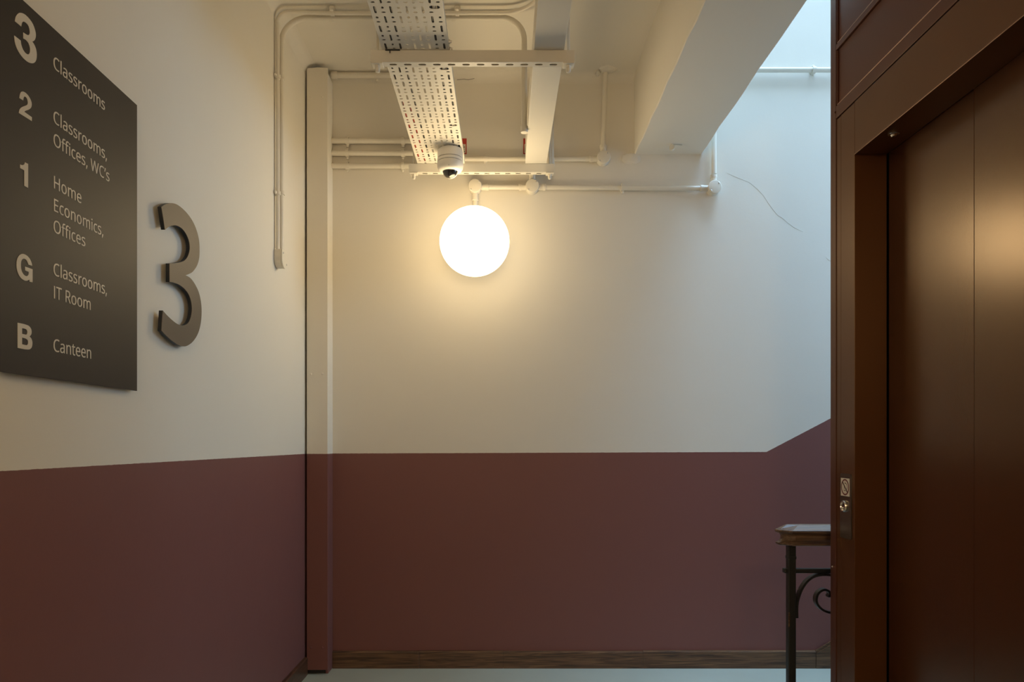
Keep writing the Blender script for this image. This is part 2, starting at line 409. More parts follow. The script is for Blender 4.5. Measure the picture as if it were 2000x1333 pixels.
pic = [(su + 0.001 + 0.013 * math.cos(math.radians(a)), sv + 0.001 + 0.0125 * math.sin(math.radians(a))) for a in range(110, -75, -15)] + \
      [(su + 0.001 + 0.0105 * math.cos(math.radians(a)), sv + 0.001 + 0.0100 * math.sin(math.radians(a))) for a in range(-75, 112, 15)]
on_plate([pic, rect(su - 0.0085, sv - 0.0115, su + 0.004, sv - 0.0098), rect(su - 0.007, sv - 0.0095, su - 0.0054, sv + 0.004), rect(su - 0.001, sv + 0.0145, su + 0.002, sv + 0.0175)], 0.0003, 0.0006, M_ink, 'pictogram')
kc = (LX - 0.0024, 2.2055, EYE - 0.1975)
kr = obj('key_switch', lathe(BM(), [(0.0182, 0), (0.0182, 0.004), (0.0165, 0.007), (0.0135, 0.007), (0.0125, 0.004), (0, 0.004)], kc, (-1, 0, 0), 32), M_chrome, kp, smooth=True)
kr['label'] = 'round chrome key switch'
screw(0.0028, (kc[0] - 0.0045, kc[1] + 0.001, kc[2] - 0.006), (-1, 0, 0), kp, M_chrome, 'key_cylinder')
obj('keyhole', bx(kc[0] - 0.0052, kc[0] - 0.0042, kc[1] - 0.0015, kc[1] + 0.0015, kc[2] + 0.001, kc[2] + 0.009), M_black, kp)

# ------------------------------------------------------------------ directory sign on the left wall
SX = -0.950
sign = thing('directory_sign', (SX, 1.66, EYE + 0.505), 'large charcoal floor directory panel listing floors 3 to B on the left wall', 'sign')
d0, d1, h0, h1 = 1.343, 1.8465, EYE + 0.134, EYE + 0.876
FS = lambda x: frame((x, 0, 0), (0, 1, 0), (0, 0, 1))
obj('face_panel', bx(SX - 0.003, SX, d0, d1, h0, h1), M_sign, sign, bevel=0.0005)
obj('backing', bx(XL + 0.001, SX - 0.0032, d0 + 0.018, d1 - 0.03, h0 + 0.004, h1 - 0.02), M_signback, sign)
GL = {",":[215,[[154,84,149,65,143,45,136,23,128,1,120,-20,111,-42,102,-63,94,-84,85,-103,33,-103,38,-83,43,-61,49,-38,53,-15,58,8,63,31,67,53,70,74,73,93,148,93]]],"C":[507,[[323,517,294,516,266,510,241,502,217,490,196,474,178,456,162,434,149,410,139,383,131,353,127,321,125,286,126,252,131,220,138,191,147,164,164,132,186,105,213,83,244,68,281,58,322,55,347,56,371,58,394,62,416,66,438,72,460,78,460,15,438,8,416,2,393,-2,369,-6,342,-7,312,-8,270,-6,232,1,197,12,166,28,139,48,115,72,95,99,78,131,65,165,56,203,51,244,49,287,50,319,53,349,59,378,67,406,81,440,99,471,120,499,145,523,174,543,206,559,242,571,281,578,324,581,353,580,381,577,409,572,435,565,460,557,482,547,453,486,435,494,415,501,394,508,372,513,348,516]]],"E":[446,[[398,0,78,0,78,573,398,573,398,509,150,509,150,330,383,330,383,268,150,268,150,63,398,63]]],"H":[594,[[516,0,443,0,443,267,150,267,150,0,78,0,78,573,150,573,150,330,443,330,443,573,516,573]]],"I":[272,[[239,0,32,0,32,42,99,57,99,515,32,531,32,573,239,573,239,531,172,515,172,57,239,42]]],"O":[626,[[577,287,576,255,573,224,568,194,561,166,547,132,531,101,510,73,486,49,459,29,428,13,393,1,355,-6,314,-8,271,-6,232,1,196,13,165,29,138,49,114,73,94,101,78,132,65,167,58,195,53,224,50,255,49,288,51,331,56,370,65,408,78,442,94,473,114,500,138,524,166,545,197,561,232,572,271,579,314,581,356,579,393,572,428,561,459,545,486,525,510,501,530,473,547,442,560,408,570,370,576,330],[125,287,126,252,130,220,136,190,145,163,161,131,182,104,207,83,238,67,273,58,314,55,354,58,390,67,420,83,445,104,465,131,481,163,490,190,496,220,500,252,501,287,498,338,490,384,476,423,456,457,431,484,398,503,360,514,314,518,274,515,238,506,207,490,182,469,161,443,145,411,136,384,130,354,126,322]]],"R":[499,[[236,573,281,571,320,565,353,555,381,540,404,522,422,500,434,474,442,444,444,410,442,381,437,356,427,334,415,315,401,298,385,285,367,274,349,264,330,257,487,0,403,0,264,237,150,237,150,0,78,0,78,573],[232,510,150,510,150,298,236,298,278,301,312,310,338,325,355,347,366,374,370,407,368,430,363,450,355,467,343,480,328,491,310,500,287,505,261,509]]],"T":[446,[[259,0,187,0,187,509,8,509,8,573,437,573,437,509,259,509]]],"W":[746,[[735,573,583,0,510,0,399,375,389,410,380,443,373,471,370,488,367,471,364,458,361,443,352,409,348,391,342,373,234,0,161,0,10,573,85,573,174,223,179,205,183,186,190,151,194,134,196,118,201,87,206,119,210,137,213,154,218,173,222,191,232,227,333,573,407,573,512,225,518,206,523,187,527,169,532,151,535,133,538,117,544,87,547,107,550,129,555,151,560,175,564,191,568,207,572,224,660,573]]],"a":[450,[[231,437,268,435,299,428,326,418,347,403,368,375,381,338,385,293,385,0,334,0,320,61,317,61,304,46,292,33,279,22,265,13,250,5,234,-1,216,-5,195,-7,172,-8,148,-7,124,-2,103,6,84,16,68,30,55,48,45,68,39,92,37,119,43,159,59,192,87,219,116,234,152,245,194,253,243,257,316,259,316,285,313,317,306,342,293,359,275,371,253,378,227,380,205,379,183,376,163,370,143,363,124,355,106,347,84,400,104,410,126,419,151,426,177,432,204,436],[252,208,204,203,167,195,141,182,124,165,113,144,110,119,112,97,120,79,132,66,148,56,167,51,188,49,223,52,253,62,279,79,299,103,311,134,315,172,315,210]]],"c":[385,[[241,-8,204,-5,170,2,139,15,112,34,88,58,69,87,58,114,50,143,46,176,44,213,46,250,51,284,59,315,71,342,90,372,114,396,142,415,174,428,208,435,245,438,267,437,288,435,309,431,328,426,344,421,358,415,337,356,316,363,292,370,267,374,244,376,217,374,193,368,172,358,155,343,141,325,131,303,123,277,119,247,117,213,119,181,123,152,131,126,141,104,155,86,172,71,191,61,214,55,240,53,262,54,283,56,302,60,319,65,336,71,351,78,351,15,336,8,320,3,304,-2,285,-5,264,-7]]],"d":[493,[[221,-8,182,-5,148,6,118,23,92,48,71,79,56,117,47,162,44,214,47,266,56,311,71,350,93,381,119,406,149,424,183,434,221,438,243,437,262,434,280,429,303,420,323,407,340,391,354,374,359,374,356,405,355,424,354,438,354,609,425,609,425,0,368,0,358,58,354,58,340,40,323,24,303,11,279,1,262,-4,242,-7],[232,51,273,55,305,67,328,88,343,117,352,154,355,200,355,213,354,251,349,284,340,313,329,336,306,360,274,375,231,379,196,374,168,359,146,334,133,309,124,281,119,249,117,213,119,176,124,144,133,116,146,93,168,69,197,55]]],"e":[452,[[234,438,269,435,301,427,329,414,354,396,374,373,390,346,402,315,409,281,411,244,411,201,117,201,122,157,134,119,154,90,181,69,215,56,254,52,280,53,305,56,327,60,348,66,370,73,392,82,392,20,370,11,349,4,327,-1,304,-5,279,-7,251,-8,212,-5,176,3,143,17,114,36,90,61,70,91,59,117,51,146,46,177,44,212,46,246,50,277,57,306,68,333,86,364,108,390,134,411,164,426,198,435],[233,380,202,377,175,366,154,348,137,323,125,293,119,257,338,257,336,281,333,302,326,322,318,338,306,353,292,364,276,373,256,378]]],"f":[276,[[266,375,158,375,158,0,87,0,87,375,12,375,12,408,87,432,87,457,89,492,95,522,104,547,116,568,132,585,152,597,174,606,199,612,227,613,252,612,274,609,294,604,310,599,292,544,278,548,262,552,245,555,228,556,206,553,189,545,175,532,166,513,160,489,158,458,158,430,266,430]]],"i":[207,[[139,430,139,0,68,0,68,430],[104,591,119,588,133,580,142,566,145,546,142,526,133,512,119,504,104,501,88,504,75,512,66,526,63,546,66,566,75,580,88,588]]],"l":[207,[[139,0,68,0,68,609,139,609]]],"m":[750,[[540,438,584,434,621,421,649,401,665,379,676,352,683,319,685,280,685,0,615,0,615,277,613,308,606,333,594,353,577,367,555,376,528,379,490,374,460,362,438,342,423,315,414,280,411,237,411,0,342,0,342,277,341,298,337,317,332,333,320,353,303,367,289,374,272,377,253,379,227,377,204,370,185,360,170,347,158,329,150,308,144,283,140,255,139,223,139,0,68,0,68,430,125,430,136,371,140,371,155,392,173,409,194,422,217,431,233,435,249,437,266,438,298,436,325,430,349,420,369,406,386,388,398,366,402,366,418,388,438,406,461,420,486,430,512,436]]],"n":[496,[[275,438,311,436,343,429,369,417,391,401,409,379,421,352,428,319,431,280,431,0,361,0,361,275,358,307,351,333,338,353,319,367,295,376,265,379,222,374,189,361,166,338,151,308,142,269,139,223,139,0,68,0,68,430,125,430,136,371,140,371,150,385,162,398,175,409,190,418,206,425,222,431,239,435,257,437]]],"o":[485,[[442,216,440,181,436,150,428,121,417,95,404,71,388,51,369,33,348,18,324,7,299,-1,271,-6,241,-8,214,-6,188,-1,163,7,140,18,119,33,100,51,84,71,70,95,59,121,51,150,46,181,44,216,46,250,50,282,58,310,68,336,87,367,110,392,137,412,169,426,204,435,244,438,281,435,316,426,347,412,374,392,398,367,417,336,428,310,436,282,440,250],[117,216,119,184,123,154,130,128,141,105,155,86,172,71,192,59,216,53,243,51,270,53,294,59,314,71,331,86,345,105,356,128,363,154,367,184,369,216,367,248,363,277,355,303,345,325,331,344,314,359,294,370,270,376,242,379,202,374,171,359,147,335,134,311,124,284,119,252]]],"r":[331,[[269,438,281,438,295,437,308,435,319,433,310,368,299,370,287,372,275,373,264,374,240,371,217,363,195,351,176,334,166,321,156,305,149,289,143,270,140,251,139,229,139,0,68,0,68,430,126,430,134,351,137,351,147,367,158,381,170,395,183,407,198,418,214,426,231,433,249,437]]],"s":[384,[[348,119,346,92,339,69,327,49,311,32,292,18,268,6,241,-2,210,-6,176,-8,148,-7,122,-5,99,-1,78,5,59,11,42,19,42,83,60,75,81,67,104,60,128,54,153,50,178,49,211,51,236,57,256,66,269,79,277,94,280,112,278,128,271,141,259,154,239,167,222,176,200,185,174,196,148,206,124,217,103,228,84,239,69,252,57,266,48,283,43,302,41,324,46,358,61,386,85,408,109,421,137,430,168,436,202,438,228,437,252,434,275,430,298,424,319,417,339,409,315,353,297,360,278,366,258,372,238,377,218,379,197,380,171,379,149,374,131,366,114,350,108,328,111,312,119,298,133,286,154,274,172,266,193,256,219,246,245,236,268,226,289,215,306,203,321,191,333,176,341,159,346,140]]],"t":[289,[[212,50,228,50,245,53,260,55,272,59,272,5,258,0,240,-4,219,-7,200,-8,178,-7,157,-3,138,4,120,13,104,27,91,44,82,66,76,93,74,125,74,375,13,375,13,409,75,437,103,528,144,528,144,430,269,430,269,375,144,375,144,127,146,103,153,83,163,69,177,58,193,52]]],"\u2019":[140,[[131,564,125,545,119,524,112,503,105,481,96,459,88,437,79,416,70,396,62,376,10,376,15,399,21,424,25,441,29,459,32,476,36,493,39,510,42,527,46,551,50,573,125,573]]]," ":[208,[]]}
GL['I'] = [225, [[76, 0, 148, 0, 148, 573, 76, 573]]]
BOLD = {"3":[[[1.38399,0.81997],[1.38444,0.82249],[1.38514,0.8261],[1.38627,0.8297],[1.388,0.83305],[1.39016,0.8364],[1.39241,0.83937],[1.3945,0.8418],[1.39667,0.84386],[1.39938,0.84568],[1.40292,0.84742],[1.40698,0.84893],[1.41116,0.84992],[1.4154,0.85028],[1.41975,0.85012],[1.42394,0.84955],[1.42798,0.84865],[1.43187,0.84733],[1.43531,0.8455],[1.43826,0.84293],[1.44076,0.83984],[1.44272,0.83679],[1.44407,0.83398],[1.44487,0.8312],[1.44521,0.8284],[1.44505,0.82549],[1.44444,0.82255],[1.44355,0.81982],[1.4424,0.81736],[1.44098,0.81512],[1.43942,0.81313],[1.43751,0.81134],[1.43546,0.80981],[1.434,0.80877],[1.43564,0.80819],[1.43797,0.80729],[1.44024,0.80598],[1.44235,0.80418],[1.44441,0.80197],[1.44604,0.79939],[1.44712,0.79638],[1.44777,0.79302],[1.44804,0.78956],[1.44794,0.78601],[1.44746,0.78236],[1.44654,0.77891],[1.44514,0.7757],[1.4433,0.77269],[1.44107,0.76998],[1.43847,0.76759],[1.43547,0.76551],[1.43205,0.76375],[1.42813,0.76223],[1.42379,0.76104],[1.41912,0.76039],[1.41393,0.76036],[1.40842,0.76087],[1.40329,0.76198],[1.39869,0.76378],[1.39447,0.76618],[1.39087,0.76889],[1.388,0.77186],[1.38574,0.77514],[1.38399,0.77868],[1.3828,0.78298],[1.38213,0.78754],[1.3817,0.79075],[1.39985,0.7913],[1.40013,0.78946],[1.40058,0.78684],[1.40141,0.78425],[1.40275,0.78183],[1.40447,0.77945],[1.40642,0.77749],[1.40864,0.77606],[1.41108,0.77505],[1.41354,0.77448],[1.41601,0.77442],[1.4185,0.77481],[1.42072,0.77552],[1.4226,0.77652],[1.42421,0.77783],[1.42555,0.77945],[1.42665,0.78147],[1.42748,0.78379],[1.42798,0.78617],[1.42818,0.7886],[1.42805,0.79109],[1.42749,0.79345],[1.42643,0.79575],[1.42494,0.79793],[1.42313,0.79963],[1.42097,0.80068],[1.41849,0.80124],[1.41592,0.80146],[1.41304,0.80121],[1.41008,0.80061],[1.408,0.80016],[1.408,0.81186],[1.41008,0.81201],[1.41304,0.81226],[1.41592,0.81269],[1.41851,0.8133],[1.42102,0.8141],[1.42313,0.81521],[1.42477,0.81673],[1.42601,0.81856],[1.42685,0.82057],[1.42726,0.82281],[1.42726,0.82522],[1.42685,0.82758],[1.42601,0.82995],[1.42477,0.83225],[1.42313,0.83402],[1.42099,0.83506],[1.41845,0.83556],[1.41592,0.83568],[1.41345,0.83546],[1.41098,0.83485],[1.40879,0.83392],[1.40696,0.83273],[1.4054,0.83122],[1.40407,0.82921],[1.40293,0.82614],[1.40202,0.82257],[1.40141,0.82002]]],"2":[[[1.39664,0.67662],[1.397,0.67858],[1.39754,0.68136],[1.39824,0.68403],[1.3991,0.68633],[1.40013,0.68851],[1.40136,0.6904],[1.40278,0.69193],[1.4044,0.69318],[1.40628,0.69416],[1.40848,0.69488],[1.41094,0.69533],[1.41351,0.69547],[1.41624,0.69527],[1.41908,0.69477],[1.42173,0.69399],[1.42411,0.6929],[1.4263,0.69153],[1.42818,0.69005],[1.42974,0.68847],[1.431,0.68678],[1.4319,0.68505],[1.43241,0.68332],[1.43258,0.68157],[1.43246,0.67975],[1.43211,0.67783],[1.43148,0.67585],[1.4305,0.67388],[1.42909,0.67191],[1.42732,0.66995],[1.42541,0.6681],[1.42333,0.66637],[1.4211,0.66475],[1.41898,0.66324],[1.417,0.6619],[1.41512,0.66067],[1.41351,0.65947],[1.41216,0.65816],[1.41107,0.65687],[1.41034,0.65598],[1.43302,0.65558],[1.43302,0.64773],[1.39514,0.64668],[1.3954,0.64817],[1.39581,0.65029],[1.39647,0.65242],[1.39739,0.65438],[1.39855,0.65636],[1.40002,0.65831],[1.40184,0.66021],[1.40396,0.66208],[1.40628,0.66399],[1.40897,0.66602],[1.41187,0.66809],[1.41442,0.66997],[1.41644,0.67151],[1.41811,0.67286],[1.41943,0.67418],[1.42037,0.67549],[1.42094,0.67676],[1.42127,0.67812],[1.42137,0.67964],[1.42122,0.68125],[1.42081,0.68281],[1.42016,0.68438],[1.41926,0.6859],[1.41806,0.687],[1.41637,0.68755],[1.41439,0.68768],[1.4126,0.6874],[1.41119,0.68671],[1.40999,0.68562],[1.40898,0.68412],[1.40818,0.68182],[1.40758,0.67911],[1.40718,0.67717]]],"1":[[[1.39869,0.547],[1.39997,0.54709],[1.40181,0.54725],[1.40359,0.54758],[1.40517,0.54816],[1.4067,0.54891],[1.40808,0.54976],[1.40929,0.55069],[1.41036,0.55171],[1.41124,0.55282],[1.41193,0.55418],[1.41244,0.55563],[1.41278,0.55666],[1.42173,0.55693],[1.42173,0.50906],[1.41052,0.50931],[1.41052,0.54006],[1.39869,0.54005]]],"G":[[[1.43423,0.35629],[1.43375,0.3578],[1.433,0.35996],[1.4319,0.3622],[1.43038,0.36444],[1.42851,0.36676],[1.42633,0.36879],[1.42377,0.37043],[1.42091,0.37178],[1.41806,0.37278],[1.41526,0.37335],[1.41247,0.37356],[1.40989,0.37355],[1.40768,0.37341],[1.40568,0.37304],[1.40359,0.37231],[1.40123,0.37115],[1.39877,0.36962],[1.39647,0.3677],[1.39432,0.36529],[1.39233,0.36249],[1.39073,0.35959],[1.38964,0.35669],[1.38894,0.35369],[1.38854,0.35063],[1.38838,0.34748],[1.3885,0.34428],[1.38898,0.34115],[1.3898,0.33811],[1.39097,0.33515],[1.39249,0.3324],[1.39439,0.32984],[1.39663,0.32749],[1.39913,0.32553],[1.40201,0.32402],[1.40514,0.3229],[1.40808,0.32214],[1.41069,0.32177],[1.41311,0.32175],[1.41533,0.32196],[1.41731,0.32238],[1.4191,0.32302],[1.42081,0.32382],[1.42263,0.32492],[1.42438,0.32617],[1.42559,0.32707],[1.4268,0.32272],[1.43517,0.32338],[1.43517,0.34971],[1.41305,0.34962],[1.41305,0.34218],[1.42403,0.34177],[1.42399,0.34061],[1.42391,0.33896],[1.42357,0.33736],[1.42287,0.33591],[1.42191,0.3345],[1.42081,0.33333],[1.4196,0.33246],[1.41825,0.33182],[1.41669,0.33145],[1.41487,0.33129],[1.41285,0.3314],[1.41079,0.33189],[1.4086,0.33288],[1.40637,0.33427],[1.40449,0.33587],[1.40313,0.33765],[1.40212,0.33965],[1.40136,0.34177],[1.40083,0.34399],[1.40055,0.34634],[1.40047,0.34881],[1.40053,0.35152],[1.4008,0.35435],[1.40136,0.35689],[1.4023,0.35903],[1.40354,0.36087],[1.40494,0.36235],[1.40647,0.36342],[1.40815,0.36413],[1.40989,0.36454],[1.4117,0.36469],[1.41356,0.36455],[1.41533,0.36412],[1.41696,0.36335],[1.4185,0.36228],[1.41989,0.361],[1.42118,0.35928],[1.42232,0.35735],[1.4231,0.35598]]],"B":[[[1.39135,0.23443],[1.40628,0.23482],[1.40923,0.23477],[1.41339,0.23468],[1.41715,0.23449],[1.41992,0.23425],[1.4223,0.2339],[1.42449,0.23325],[1.4266,0.23215],[1.42851,0.23075],[1.43004,0.22922],[1.43113,0.22761],[1.43184,0.22587],[1.43218,0.224],[1.43217,0.22191],[1.43179,0.2197],[1.43097,0.21763],[1.42937,0.21565],[1.42734,0.21382],[1.42587,0.21255],[1.42726,0.21189],[1.42922,0.2109],[1.43097,0.2096],[1.43231,0.20794],[1.43346,0.20598],[1.43423,0.20389],[1.43456,0.20167],[1.43453,0.19932],[1.43423,0.19708],[1.43375,0.19498],[1.433,0.19299],[1.4319,0.1912],[1.43035,0.18959],[1.42844,0.18818],[1.42633,0.18707],[1.42408,0.18636],[1.42162,0.18597],[1.41898,0.18567],[1.41574,0.18543],[1.41231,0.1853],[1.40989,0.18521],[1.39135,0.1853]],[[1.40377,0.22592],[1.41079,0.22625],[1.41258,0.2261],[1.41507,0.22584],[1.41715,0.22532],[1.41841,0.22446],[1.41924,0.22335],[1.41971,0.22205],[1.41982,0.2204],[1.41956,0.21857],[1.41898,0.21703],[1.41827,0.21599],[1.41724,0.21525],[1.41533,0.21476],[1.41163,0.21458],[1.40706,0.21464],[1.40377,0.21471]],[[1.40377,0.20744],[1.4126,0.20722],[1.41468,0.20686],[1.41756,0.20632],[1.41989,0.20553],[1.42115,0.20441],[1.42184,0.20305],[1.42219,0.20156],[1.42224,0.19987],[1.42193,0.19806],[1.42127,0.19652],[1.42047,0.1954],[1.41933,0.19455],[1.41715,0.194],[1.41288,0.19384],[1.40758,0.19398],[1.40377,0.19411]]],"wall3":[[[1.96353,0.65036],[1.96769,0.65323],[1.97361,0.65736],[1.98056,0.66193],[1.98783,0.66614],[1.99546,0.66995],[2.00376,0.67374],[2.01237,0.67729],[2.02093,0.68037],[2.02928,0.68299],[2.03764,0.68524],[2.0462,0.68706],[2.05515,0.68834],[2.0646,0.68906],[2.07443,0.68927],[2.08448,0.68901],[2.09456,0.68834],[2.10485,0.68727],[2.11538,0.68577],[2.12573,0.68385],[2.13551,0.68152],[2.14472,0.67876],[2.15354,0.67559],[2.16183,0.672],[2.16944,0.668],[2.17638,0.6635],[2.18271,0.65853],[2.1884,0.65328],[2.1934,0.64792],[2.19772,0.64249],[2.20135,0.6369],[2.20434,0.63114],[2.2067,0.62517],[2.20834,0.61897],[2.20929,0.61256],[2.20972,0.606],[2.20982,0.59935],[2.20977,0.59257],[2.20942,0.58564],[2.2085,0.57869],[2.2067,0.57183],[2.20404,0.56508],[2.20065,0.55839],[2.19641,0.55174],[2.1912,0.54511],[2.18464,0.53825],[2.17691,0.53124],[2.16874,0.52462],[2.16086,0.51891],[2.15318,0.51431],[2.14542,0.51051],[2.13799,0.50731],[2.13134,0.50446],[2.12533,0.50192],[2.11981,0.49981],[2.11522,0.49814],[2.11197,0.49696],[2.11776,0.49706],[2.12607,0.49726],[2.13531,0.49715],[2.14389,0.49632],[2.15154,0.49468],[2.15904,0.49244],[2.16644,0.48965],[2.17376,0.48635],[2.18128,0.48247],[2.18889,0.47802],[2.19606,0.47315],[2.20225,0.46801],[2.20727,0.46259],[2.21143,0.45683],[2.21491,0.45079],[2.2179,0.44452],[2.22043,0.43803],[2.22241,0.43128],[2.22383,0.42429],[2.22468,0.41707],[2.22496,0.40954],[2.22467,0.40171],[2.22382,0.39378],[2.22241,0.38595],[2.22044,0.37815],[2.2179,0.37033],[2.2148,0.36267],[2.21117,0.35536],[2.20703,0.34849],[2.20238,0.34195],[2.19713,0.33563],[2.1912,0.32945],[2.18443,0.32328],[2.17689,0.31721],[2.16892,0.31145],[2.16086,0.30623],[2.15256,0.30155],[2.14392,0.2973],[2.13533,0.29357],[2.12719,0.29044],[2.11985,0.28798],[2.11301,0.28611],[2.10611,0.28476],[2.09858,0.28382],[2.09022,0.28332],[2.08135,0.28328],[2.07218,0.28365],[2.06291,0.28434],[2.0535,0.28537],[2.04387,0.28678],[2.0342,0.28849],[2.02467,0.29043],[2.01507,0.29271],[2.00538,0.29533],[1.99612,0.29803],[1.98783,0.30059],[1.9803,0.30314],[1.97337,0.30574],[1.9676,0.30803],[1.96353,0.30963],[1.97168,0.36624],[1.97565,0.36471],[1.9813,0.36251],[1.98799,0.36003],[1.99509,0.35767],[2.0027,0.35539],[2.01107,0.35303],[2.01978,0.35077],[2.02843,0.34876],[2.03704,0.34696],[2.04578,0.34531],[2.05447,0.34397],[2.06291,0.34311],[2.071,0.34265],[2.07885,0.34254],[2.08665,0.34299],[2.09456,0.34422],[2.10302,0.34643],[2.11181,0.34947],[2.12013,0.35297],[2.12719,0.35656],[2.13265,0.36015],[2.13698,0.36394],[2.14058,0.36798],[2.14389,0.37231],[2.14699,0.3771],[2.14967,0.38225],[2.15188,0.38751],[2.15362,0.39259],[2.15491,0.39744],[2.15576,0.40218],[2.15607,0.40688],[2.15574,0.41159],[2.15473,0.41642],[2.15311,0.42131],[2.15089,0.42608],[2.14811,0.43054],[2.14484,0.43468],[2.14105,0.43859],[2.13659,0.44224],[2.13134,0.44558],[2.12508,0.44864],[2.11793,0.45145],[2.11031,0.4539],[2.10262,0.45591],[2.09485,0.45745],[2.08682,0.45856],[2.07871,0.4593],[2.07073,0.45972],[2.06287,0.45976],[2.05503,0.4594],[2.04732,0.45881],[2.0398,0.45814],[2.0319,0.45727],[2.02378,0.45618],[2.01662,0.45513],[2.01162,0.45441],[2.01162,0.50652],[2.0173,0.50806],[2.02543,0.51026],[2.03465,0.51283],[2.04361,0.51545],[2.05232,0.51813],[2.06136,0.52099],[2.07028,0.52396],[2.07862,0.52697],[2.0863,0.52993],[2.09355,0.5329],[2.10036,0.53605],[2.10668,0.53954],[2.11255,0.54346],[2.11796,0.5477],[2.12286,0.55216],[2.12719,0.55674],[2.13097,0.56158],[2.1342,0.56669],[2.13685,0.57174],[2.13886,0.57641],[2.14018,0.5805],[2.14087,0.58423],[2.14097,0.58785],[2.14053,0.59164],[2.13964,0.59575],[2.13825,0.60001],[2.13622,0.6042],[2.13343,0.6081],[2.12972,0.61172],[2.12521,0.61515],[2.12015,0.6183],[2.11484,0.62106],[2.10934,0.62347],[2.1035,0.62556],[2.09727,0.62723],[2.09055,0.62836],[2.08307,0.62893],[2.07495,0.62898],[2.06674,0.62858],[2.05902,0.62778],[2.05197,0.62654],[2.04528,0.62486],[2.03875,0.62281],[2.03221,0.62048],[2.02553,0.6178],[2.01883,0.61476],[2.0123,0.61151],[2.00608,0.60817],[1.9998,0.60439],[1.99352,0.60023],[1.98804,0.59646],[1.98422,0.59383]]]}
def line(text, u, v, size=0.04625, xs=0.975):
    loops = []
    for ch in text:
        adv, ls = GL[ch]
        for l in ls: loops.append([(u + l[i] / 1000 * size * xs, v + l[i + 1] / 1000 * size) for i in range(0, len(l), 2)])
        u += adv / 1000 * size * xs
    return loops
U0 = 1.5005
for text, h in (('Classrooms', 0.7915), ('Classrooms,', 0.6765), ('Offices, WC\u2019s', 0.6285), ('Home', 0.5380), ('Economics,', 0.4900),
                ('Offices', 0.4450), ('Classrooms,', 0.3540), ('IT Room', 0.3050), ('Canteen', 0.1930)):
    obj('lettering', flat(line(text, U0, EYE + h), 0.0006, FS(SX + 0.0004)), M_letter, sign)
for k in '321GB':
    obj('floor_letter', flat([[(u, EYE + v) for u, v in l] for l in BOLD[k]], 0.0008, FS(SX + 0.0005)), M_letter, sign)

# big raised 3
num = thing('floor_number', (-0.95, 2.09, EYE + 0.283), 'large raised taupe numeral 3 with black edges beside the directory panel', 'number')
w3 = [[(u, EYE + v) for u, v in l] for l in BOLD['wall3']]
obj('face', flat(w3, 0.0015, FS(-0.9438)), M_taupe, num)
obj('body', flat(w3, 0.0095, FS(-0.9495)), M_black, num)
for u, v in ((2.10, 0.655), (2.14, 0.30), (2.10, 0.50)):
    obj('standoff', lathe(BM(), [(0.004, 0), (0.004, 0.0115)], (-0.9652, u, EYE + v), (1, 0, 0), 12), M_black, num)

# ------------------------------------------------------------------ conduits
def ring_band(bm, p, a, r, half=0.008):
    return lathe(bm, [(r - 0.002, -half), (r + 0.0038, -half), (r + 0.0038, half), (r - 0.002, half)], p, a, 20)
def saddle(p, a, n, r, gap, parent):
    """spacer-bar saddle: band over the pipe, two feet and a round base against the wall"""
    p = Vector(p); a = Vector(a); n = Vector(n); s = a.cross(n)
    bm = ring_band(BM(), p, a, r)
    base = p - n * (gap - 0.0005)
    lathe(bm, [(0.013, 0), (0.013, gap - r * 0.55), (0.010, gap - r * 0.5)], base, n, 16)
    for sg in (-1, 1):
        c = p + s * sg * (r + 0.008) - n * (r * 0.5)
        lathe(bm, [(0.0075, -0.003), (0.0075, 0.002), (0.004, 0.0045), (0, 0.0045)], c, n, 12)
        bm2 = [c - s * sg * 0.008 + a * 0.006, c + a * 0.006, c - a * 0.006, c - s * sg * 0.008 - a * 0.006]
        vs_ = [bm.verts.new(q + n * t) for t in (-0.002, 0.002) for q in bm2]
        for f in ((0, 1, 2, 3), (4, 5, 6, 7), (0, 1, 5, 4), (1, 2, 6, 5), (2, 3, 7, 6), (3, 0, 4, 7)): bm.faces.new([vs_[i] for i in f])
    return obj('saddle', bm, M_pipe, parent, smooth=True)
def coupling(p, a, L, r, parent):
    bm = lathe(BM(), [(r + 0.0002, 0), (r + 0.003, 0.0005), (r + 0.0036, 0.003), (r + 0.0036, L - 0.003), (r + 0.003, L - 0.0005), (r + 0.0002, L)], p, a, 24)
    return obj('coupling', bm, M_pipe, parent, smooth=True)
def conduit(label, path, r, group=None, saddles=(), couplings=()):
    t = thing('conduit', tuple(path[0]), label, 'conduit', group)
    obj('pipe', sweep(BM(), path, r, 20), M_pipe, t, smooth=True)
    for p, a, n, g in saddles: saddle(p, a, n, r, g, t)
    for p, a, L in couplings: coupling(p, a, L, r, t)
    return t
R = 0.0123; YP = YB - 0.021; N_ = (0, -1, 0)
def bend(c, r, e1, e2, n=10):
    """quarter bend from c+e1*r to c+e2*r"""
    c = Vector(c); e1 = Vector(e1); e2 = Vector(e2)
    return [c + e1 * r * math.cos(PI / 2 * i / n) + e2 * r * math.sin(PI / 2 * i / n) for i in range(n + 1)]

Z = lambda h: EYE + h
